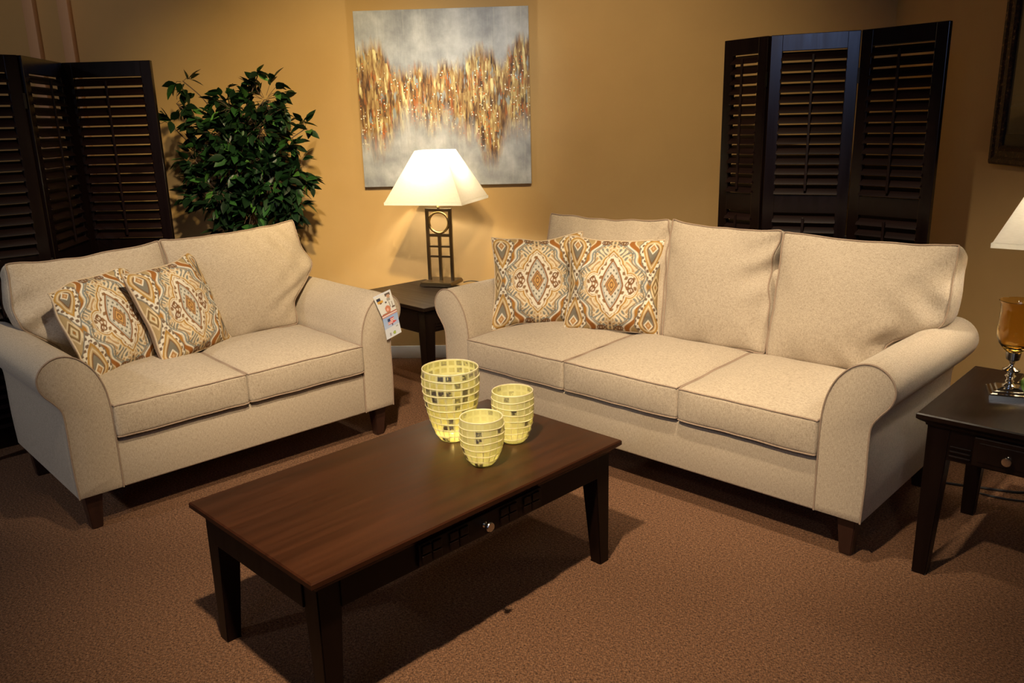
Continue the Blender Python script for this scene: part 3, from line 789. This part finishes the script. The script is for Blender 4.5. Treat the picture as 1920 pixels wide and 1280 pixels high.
# ------------------------------------------------------------------ mercury glass vases
def vase(label, loc, prof, rows, cols, mat, seed):
    t = thing('glass_vase', label, 'vase', loc, seed, 'gold mercury glass vases')
    pr = catmull([(r, z, 0) for r, z in prof], 6); outer = [(p.x, p.y) for p in pr]
    H = outer[-1][1]
    inner = [(max(r - .0035, .0), z + (.004 if z < .02 else 0)) for r, z in outer[::-1]]
    bm = nb(); lathe(bm, [(0, outer[0][1])] + outer + inner + [(0, .008)], 72, uv=(cols, lambda z: z / H * rows)); obj('body', bm, mat, t)
    def rad(z):
        for (r0, z0), (r1, z1) in zip(outer, outer[1:]):
            if z0 <= z <= z1: return r0 + (r1 - r0) * (z - z0) / (z1 - z0 + 1e-9)
        return outer[-1][0]
    bm = nb()
    for k in range(1, rows):
        z = H * k / rows; r = rad(z) + .0006; n = 60
        tube(bm, [((r + .0004 * math.sin(a * 9)) * math.cos(a), r * math.sin(a), z + .0016 * math.sin(a * 3 + k)) for a in [2 * PI * i / n for i in range(n)]], .0014, 6, closed=True)
    obj('raised_band', bm, 'raised_glass', t)
    bm = nb(); lathe(bm, [(0, .009), (.018, .009), (.0185, .020), (.0165, .021), (0, .020)], 24); obj('added_tealight', bm, 'bulb_wax', t)  # candle added inside the vase to account for its glowing base
    ld = bpy.data.lights.new('added_vase_glow', 'POINT'); ld.energy = .26 if H > .2 else .085; ld.color = (1, .80, .50); ld.shadow_soft_size = .006  # point light added so the vase bottom glows
    lo = bpy.data.objects.new('added_vase_glow', ld); COL.objects.link(lo); lo.parent = t; lo.location = (0, 0, .034)
    bm = nb()
    for c in range(cols):
        a = 2 * PI * c / cols; zs = [H * (.5 / rows + (rows - 1.5) / rows * k / 14) for k in range(15)]
        tube(bm, [((rad(z) + .0002) * math.cos(a), (rad(z) + .0002) * math.sin(a), z) for z in zs], .0009, 5)
    obj('raised_rib', bm, 'raised_glass', t)
    bm = nb(); r = outer[-1][0] - .0015; tube(bm, [(r * math.cos(a), r * math.sin(a), H) for a in [2 * PI * i / 72 for i in range(72)]], .0022, 8, closed=True); obj('rim', bm, 'raised_glass', t)
    return t
ZT = .4562
vase('tallest gold mercury glass vase, at the rear left of the trio on the coffee table', (-.213, 2.668, ZT),
     [(.036, .001), (.046, .006), (.060, .030), (.079, .085), (.092, .145), (.098, .20), (.0985, .235), (.0965, .258)], 10, 22, 'mercury_glass', .3)
vase('middle-sized gold mercury glass vase, rear right of the trio on the coffee table', (-.003, 2.632, ZT),
     [(.030, .001), (.040, .005), (.053, .025), (.066, .07), (.071, .12), (.0715, .155), (.070, .182)], 8, 18, 'mercury_glass_pale', 1.1)
vase('shortest gold mercury glass vase, in front of the other two on the coffee table', (-.104, 2.446, ZT),
     [(.028, .001), (.038, .005), (.052, .025), (.066, .062), (.0715, .10), (.0715, .135), (.069, .160)], 7, 18, 'mercury_glass_pale', 2.0)

# ------------------------------------------------------------------ candle holder and green ornament on the right end table
t = thing('candle_holder', 'amber glass candle holder on a silver square-footed stem on the right end table', 'candle holder', (1.675, 2.625, .575), -.42)
bm = nb(); rect_profile(bm, .062, .062, [(0, 0), (0, .016), (.003, .020), (.010, .022), (.014, .027), (.022, .029), (.026, .034), (.040, .037)]); obj('foot', bm, 'silver', t, smooth=False)
bm = nb(); lathe(bm, [(0, .034), (.020, .034), (.021, .040), (.012, .046), (.014, .054), (.010, .060), (.013, .066), (.017, .072), (.010, .079), (.013, .084), (.026, .090), (.027, .095), (.014, .102), (.008, .108), (.007, .118), (.010, .124), (.020, .130), (.023, .150), (.024, .160), (0, .160)], 32)
obj('stem', bm, 'silver', t)
bm = nb(); lathe(bm, [(0, .150), (.012, .150), (.024, .156), (.036, .170), (.048, .186), (.055, .205), (.057, .23), (.055, .27), (.0535, .30), (.056, .318), (.062, .330), (.0605, .331), (.054, .317), (.051, .30), (.0525, .27), (.0545, .23), (.0525, .207), (.045, .189), (.034, .174), (0, .160)], 48)
c = obj('cup', bm, 'amber_glass', t); c['label'] = 'amber glass cup with a flared rim'
bm = nb(); lathe(bm, [(0, 0), (.012, .001), (.024, .008), (.030, .022), (.030, .034), (.024, .045), (.014, .050), (.006, .048), (0, .045)], 28)
g = thing('green_ornament', 'small pale green ornament cut off by the right edge, beside the candle holder', 'ornament', (1.776, 2.668, .575))
obj('body', bm, 'green_glaze', g)
bm = nb(); tube(bm, [(0, 0, .045), (.003, 0, .056), (.008, 0, .064)], .002, 6); obj('stem', bm, 'bark', g)

# ------------------------------------------------------------------ folding louvered screens
def screen(label, pts, H, zsplit, group='louvered folding screens'):
    """pts: floor positions of the panel edges, left to right as seen"""
    t = thing('folding_screen', label, 'screen', (pts[0][0], pts[0][1], 0), 0, group)
    o = Vector((pts[0][0], pts[0][1], 0))
    for a, b in zip(pts, pts[1:]):
        A, B = Vector((*a, 0)), Vector((*b, 0)); w = (B - A).length - .006; ang = math.atan2(B.y - A.y, B.x - A.x)
        loc = A - o
        st, th = .056, .026
        bm = nb()
        box(bm, .003, .003 + st, -th / 2, th / 2, .02, H, .003); box(bm, w - st, w, -th / 2, th / 2, .02, H, .003)
        for z0, z1 in ((H - .075, H), (zsplit - .09, zsplit), (.06, .16)): box(bm, st, w - st + .003, -th / 2 + .001, th / 2 - .001, z0, z1, .002)
        p = obj('panel', bm, 'screen_wood', t, smooth=False, loc=loc, rz=ang)
        for z0, z1 in ((zsplit, H - .075), (.16, zsplit - .09)):
            n = int(round((z1 - z0) / .0485)); pz = (z1 - z0) / n; bm = nb()
            for k in range(n):
                zc = z0 + (k + .5) * pz; ta = R(40); hw = .0325; hh = .0045
                vs = []
                m = 8
                for e, x in ((0, st - .002), (1, w - st + .004)):
                    ring = []
                    for q in range(m):
                        an = 2 * PI * q / m; cy, cz = hw * math.cos(an), hh * math.sin(an)
                        ring.append(bm.verts.new((x, cy * math.cos(ta) - cz * math.sin(ta), zc + cy * math.sin(ta) + cz * math.cos(ta))))
                    vs.append(ring)
                for q in range(m): bm.faces.new((vs[0][q], vs[0][(q + 1) % m], vs[1][(q + 1) % m], vs[1][q]))
                bm.faces.new(vs[0]); bm.faces.new(vs[1])
            bmesh.ops.recalc_face_normals(bm, faces=bm.faces)
            obj('louvers', bm, 'louver_wood', p, ang=60)
            bm = nb(); box(bm, w / 2 - .006, w / 2 + .006, -.036, -.026, z0 + .02, z1 - .02, .002); obj('tilt_rod', bm, 'louver_wood', p, smooth=False)
        if b != pts[-1]:
            for z in (H - .2, .9, .25):
                bm = nb(); box(bm, w - .004, w + .008, -th / 2 - .002, -th / 2 + .006, z - .035, z + .035, .001); obj('hinge', bm, 'hinge_metal', p, smooth=False)
    return t
kL = .342; kR = .362
screen('dark louvered folding screen standing behind the loveseat at the left', [(-2.56, 3.60), (-2.205, 3.935), (-6.64 * kL, 12.96 * kL), (-5.25 * kL, 12.9 * kL)], CH + kL, .96)
screen('dark louvered folding screen standing behind the three-seat sofa at the right', [(3.1 * kR, 12.14 * kR), (3.53 * kR, 11.5 * kR), (4.56 * kR, 11.05 * kR), (5.23 * kR, 10.15 * kR)], CH + kR, 1.13)

# ------------------------------------------------------------------ artificial ficus
def ficus():
    t = thing('potted_ficus', 'leafy dark green artificial ficus tree standing behind the loveseat', 'plant', (-1.60, 4.90, 0))
    rnd = random.Random(11)
    bm = nb(); lathe(bm, [(0, 0), (.11, 0), (.12, .02), (.15, .26), (.16, .27), (.16, .29), (.145, .29), (.14, .26), (0, .26)], 32); obj('pot', bm, 'pot', t)
    bm = nb(); lathe(bm, [(0, .262), (.141, .262), (.141, .268), (0, .272)], 24); obj('soil', bm, 'soil', t)
    trunk = nb()
    for k in range(3):
        a = k * 2.1
        tube(trunk, catmull([(.03 * math.cos(a), .03 * math.sin(a), .25), (-.03 * math.cos(a), .02 * math.sin(a), .6), (.04 * math.cos(a + 1), .03 * math.sin(a + 1), .95), (.06 * math.cos(a), .06 * math.sin(a), 1.3)], 6), lambda i: .014 - .0004 * i, 8)
    obj('trunk', trunk, 'bark', t)
    # blobs relative to (-1.60, 4.90): centre x, y, z, radius, leaves
    blobs = [(.05, -.05, 1.30, .24, 300), (-.02, -.02, 1.45, .19, 170), (.17, -.02, 1.52, .20, 200), (.22, 0, 1.67, .14, 110), (-.02, 0, 1.62, .11, 40), (.04, -.05, 1.62, .12, 60),
             (-.07, -.08, 1.17, .20, 200), (.22, -.06, 1.20, .20, 210), (.10, -.08, 1.04, .20, 180), (.33, -.03, 1.36, .11, 60), (.36, -.03, 1.22, .11, 70), (.33, -.04, 1.06, .10, 50),
             (-.20, -.05, 1.34, .10, 60), (-.24, -.05, 1.22, .07, 24), (-.17, -.02, 1.56, .08, 16), (-.27, -.04, 1.66, .10, 26), (-.22, -.04, 1.78, .07, 16),
             (-.33, -.02, 1.55, .06, 12), (.44, -.02, 1.50, .07, 14), (.40, -.02, 1.30, .08, 14), (.02, -.02, 1.73, .05, 4), (.33, 0, 1.62, .07, 14), (.20, -.02, 1.80, .04, 5), (-.02, -.06, .95, .14, 60), (.24, -.06, .95, .13, 50)]
    lf = bmesh.new(); tone = lf.verts.layers.float.new('tone'); br = nb()
    def leaf(p, d, L, tn):
        d = d.normalized(); s = d.cross(Vector((0, 0, 1)));
        if s.length < .1: s = Vector((1, 0, 0))
        s.normalize(); s = (Matrix.Rotation(rnd.uniform(-.9, .9), 3, d) @ s); n = s.cross(d)
        w = L * .27; fold = .28
        rows = [(0, .02), (.2, .75), (.42, 1), (.65, .78), (.85, .35), (1, .0)]
        mid = [lf.verts.new(p + d * (L * u) - n * (.10 * L * u * u)) for u, _ in rows]
        for sg in (-1, 1):
            side = [lf.verts.new(p + d * (L * u) + s * (sg * w * q) + n * (fold * w * q) - n * (.10 * L * u * u)) for u, q in rows[1:-1]]
            for v in side: v[tone] = tn
            lf.faces.new((mid[0], mid[1], side[0]) if sg < 0 else (mid[0], side[0], mid[1]))
            for k in range(len(side) - 1):
                q = (mid[k + 1], mid[k + 2], side[k + 1], side[k]); lf.faces.new(q if sg < 0 else q[::-1])
            lf.faces.new((mid[-2], mid[-1], side[-1]) if sg < 0 else (mid[-2], side[-1], mid[-1]))
        for v in mid: v[tone] = tn
    hub = Vector((0, 0, 1.15))
    for bx, by, bz, rad, nl in blobs:
        c = Vector((bx, by, bz)); base = Vector((bx * .25, by * .25, max(.85, bz - .28)))
        tube(br, catmull([tuple(base), tuple(base.lerp(c, .5) + Vector((rnd.uniform(-.03, .03), rnd.uniform(-.03, .03), .02))), tuple(c)], 5), .0032, 5)
        left = nl
        while left > 0:
            d = Vector((rnd.gauss(0, 1), rnd.gauss(0, 1), rnd.gauss(0, 1))).normalized()
            tip = c + Vector((d.x, d.y * .75, d.z)) * rad * rnd.uniform(.45, 1) ** .6
            root = c.lerp(tip, rnd.uniform(0, .3))
            tube(br, [root, root.lerp(tip, .55) + Vector((0, 0, .012)), tip], .0014, 4, cap=False)
            k = min(left, rnd.choice((3, 4, 5, 6))); left -= k
            for j in range(k):
                f = .45 + .55 * (j + 1) / k; q = root.lerp(tip, f)
                dd = (tip - root).normalized() * .7 + Vector((rnd.uniform(-.9, .9), rnd.uniform(-.9, .5), rnd.uniform(-1.0, .45)))
                leaf(q, dd, rnd.uniform(.062, .098), rnd.random() ** 2.2)
    me = bpy.data.meshes.new('foliage'); lf.to_mesh(me); lf.free(); me.materials.append(MAT['leaf'])
    for p in me.polygons: p.use_smooth = True
    fo = bpy.data.objects.new('foliage', me); COL.objects.link(fo); fo.parent = t
    obj('branch', br, 'bark', t)
ficus()

# ------------------------------------------------------------------ pictures on the walls
def on_wall(u, out, z):     # point on the back wall plane at distance u along it
    return wn * (5.2594 * math.cos(0)) * 1.0 + wx * u
pic = thing('canvas_painting', 'square abstract canvas with gold and amber streaks on silver grey, hanging above the lamp', 'painting', (0, 0, 0), WA)
ul, ur, zb, zt = -.9039, .1497, 1.1345, 2.175
o0 = Vector((0, 5.2594, 0)) + wx * ul; pic.location = (o0.x, o0.y, zb)
bm = nb(); w, hgt = ur - ul, zt - zb
box(bm, 0, w, -.034, -.004, 0, hgt, .002); obj('canvas_edge', bm, 'canvas_edge', pic, smooth=False)
bm = nb(); box(bm, 0.001, w - .001, -.037, -.0341, .001, hgt - .001); obj('painted_face', bm, 'painting', pic, smooth=False)

fr = thing('framed_picture', 'dark ornate framed picture on the right wall, cut off by the right edge', 'picture', (0, 0, 0), 0)
rd = Vector((-math.sin(WA) * -1, -math.cos(WA), 0))   # placeholder direction, set below
rd = Vector((-wn.x, -wn.y, 0))                          # along the right wall towards the viewer
p0 = Vector((CX, CY, 0)) + rd * 1.276
fr.location = (p0.x, p0.y, 1.27); fr.rotation_euler = (0, 0, math.atan2(rd.y, rd.x))
# local x towards the viewer along the wall, local -y ... faces the room
bm = nb(); FW, FH, fwid = .82, 1.02, .085
def fbar(bm, x0, x1, z0, z1):
    box(bm, x0, x1, -.034, -.003, z0, z1, .004)
ins = [(0, -.003), (0, -.026), (.010, -.036), (.024, -.034), (.036, -.026), (.060, -.024), (.074, -.030), (.085, -.022), (.085, -.010)]
rings = []
for i, y in ins: rings.append([bm.verts.new(q) for q in ((i, y, i), (FW - i, y, i), (FW - i, y, FH - i), (i, y, FH - i))])
for A, B in zip(rings, rings[1:]):
    for k in range(4): bm.faces.new((A[k], A[(k + 1) % 4], B[(k + 1) % 4], B[k]))
bmesh.ops.recalc_face_normals(bm, faces=bm.faces)
obj('frame', bm, 'ornate_frame', fr, smooth=False)
bm = nb(); box(bm, .08, FW - .08, -.014, -.006, .08, FH - .08); box(bm, .08, FW - .08, -.016, -.0142, .08, .13); obj('backing', bm, 'mat_black', fr, smooth=False)
bm = nb(); box(bm, .115, FW - .115, -.018, -.0145, .135, FH - .12); obj('print', bm, 'dark_print', fr, smooth=False)

# ------------------------------------------------------------------ hang tag on the loveseat arm
def attr_panel(name, c00, c10, c01, c11, paint, parent, nx=40, ny=56, th=.0012):
    bm = bmesh.new(); lay = bm.verts.layers.float_color.new('pattern')
    c00, c10, c01, c11 = map(Vector, (c00, c10, c01, c11)); nrm = (c10 - c00).cross(c01 - c00).normalized()
    rowsF, rowsB = [], []
    for j in range(ny + 1):
        rf, rb = [], []
        for i in range(nx + 1):
            u, v = i / nx, j / ny; p = (c00.lerp(c10, u)).lerp(c01.lerp(c11, u), v)
            a = bm.verts.new(p + nrm * th / 2); b = bm.verts.new(p - nrm * th / 2); c = paint(u, v); a[lay] = (*c, 1); b[lay] = (.6, .6, .58, 1); rf.append(a); rb.append(b)
        rowsF.append(rf); rowsB.append(rb)
    for j in range(ny):
        for i in range(nx):
            bm.faces.new((rowsF[j][i], rowsF[j][i + 1], rowsF[j + 1][i + 1], rowsF[j + 1][i])); bm.faces.new((rowsB[j][i], rowsB[j + 1][i], rowsB[j + 1][i + 1], rowsB[j][i + 1]))
    for j in range(ny):
        bm.faces.new((rowsF[j][0], rowsF[j + 1][0], rowsB[j + 1][0], rowsB[j][0])); bm.faces.new((rowsF[j][nx], rowsB[j][nx], rowsB[j + 1][nx], rowsF[j + 1][nx]))
    for i in range(nx):
        bm.faces.new((rowsF[0][i], rowsB[0][i], rowsB[0][i + 1], rowsF[0][i + 1])); bm.faces.new((rowsF[ny][i], rowsF[ny][i + 1], rowsB[ny][i + 1], rowsB[ny][i]))
    return obj(name, bm, 'card_print', parent, smooth=False)
tt = NT('card_print'); at_ = tt.n('ShaderNodeAttribute', attribute_name='pattern'); tt.setp(Base_Color=at_.outputs['Color'], Roughness=.3); MAT['card_print'] = tt.m
def inr(u, v, a, b, c, d): return a <= u <= b and c <= v <= d
def paint_room(u, v):   # v up: photo of a bright living room
    c = (.72, .72, .68)
    if v > .93: c = (.66, .68, .74)
    if v < .10: c = (.45, .12, .08)
    if v < .05: c = (.75, .72, .68)
    if inr(u, v, .10, .32, .72, .84): c = (.02, .03, .07)
    if inr(u, v, .08, .40, .62, .72): c = (.62, .35, .06)
    if inr(u, v, .18, .30, .58, .64): c = (.16, .06, .02)
    if inr(u, v, .62, .90, .80, .92): c = (.10, .08, .07)
    if inr(u, v, .70, .86, .70, .84): c = (.55, .33, .22)
    if inr(u, v, .64, .84, .58, .70): c = (.34, .34, .30)
    if inr(u, v, .50, .58, .52, .60): c = (.08, .08, .08)
    if math.hypot(u - .52, (v - .26) * 1.1) < .17: c = (.60, .22, .12)
    if math.hypot(u - .50, (v - .24) * 1.1) < .07: c = (.80, .45, .36)
    if inr(u, v, .78, .98, .22, .30): c = (.14, .10, .08)
    if inr(u, v, .70, .74, .3, .55) or inr(u, v, .84, .88, .3, .5): c = (.30, .27, .22)
    if inr(u, v, .1, .6, .10, .14): c = (.35, .22, .14)
    return c
def paint_flag(u, v):
    c = (.30 + .35 * (1 - v), .47 + .2 * (1 - v), .78)
    if v < .45: c = (.70, .74, .80)
    if v > .955: c = (.62, .24, .20)
    if inr(u, v, .28, .72, .58, .84):
        k = int((v - .58) / .26 * 7); c = (.62, .08, .09) if k % 2 == 0 else (.85, .82, .80)
        if u < .46 and v > .70: c = (.03, .05, .16)
    if inr(u, v, .52, .58, .50, .58): c = (.10, .08, .12)
    if inr(u, v, .62, .84, .60, .66): c = (.70, .08, .08)
    if math.hypot(u - .58, (v - .15) * 1.2) < .09: c = (.25, .38, .05)
    if math.hypot(u - .58, (v - .15) * 1.2) < .05: c = (.5, .6, .12)
    if inr(u, v, .26, .36, .08, .22): c = (.35, .34, .36)
    if inr(u, v, .74, .88, .34, .42): c = (.45, .48, .5)
    return c
ht = thing('hang_tag', 'printed card hang tag with a small flag, hanging on the right arm of the loveseat', 'tag', LOVE[0], LOVE[1])
vv = -.012
attr_panel('upper_card', (.693, vv - .006, .611), (.781, vv - .004, .633), (.650, vv, .721), (.751, vv, .744), paint_room, ht)
attr_panel('lower_card', (.713, vv - .002, .498), (.802, vv - .002, .521), (.693, vv - .006, .611), (.781, vv - .004, .633), paint_flag, ht)
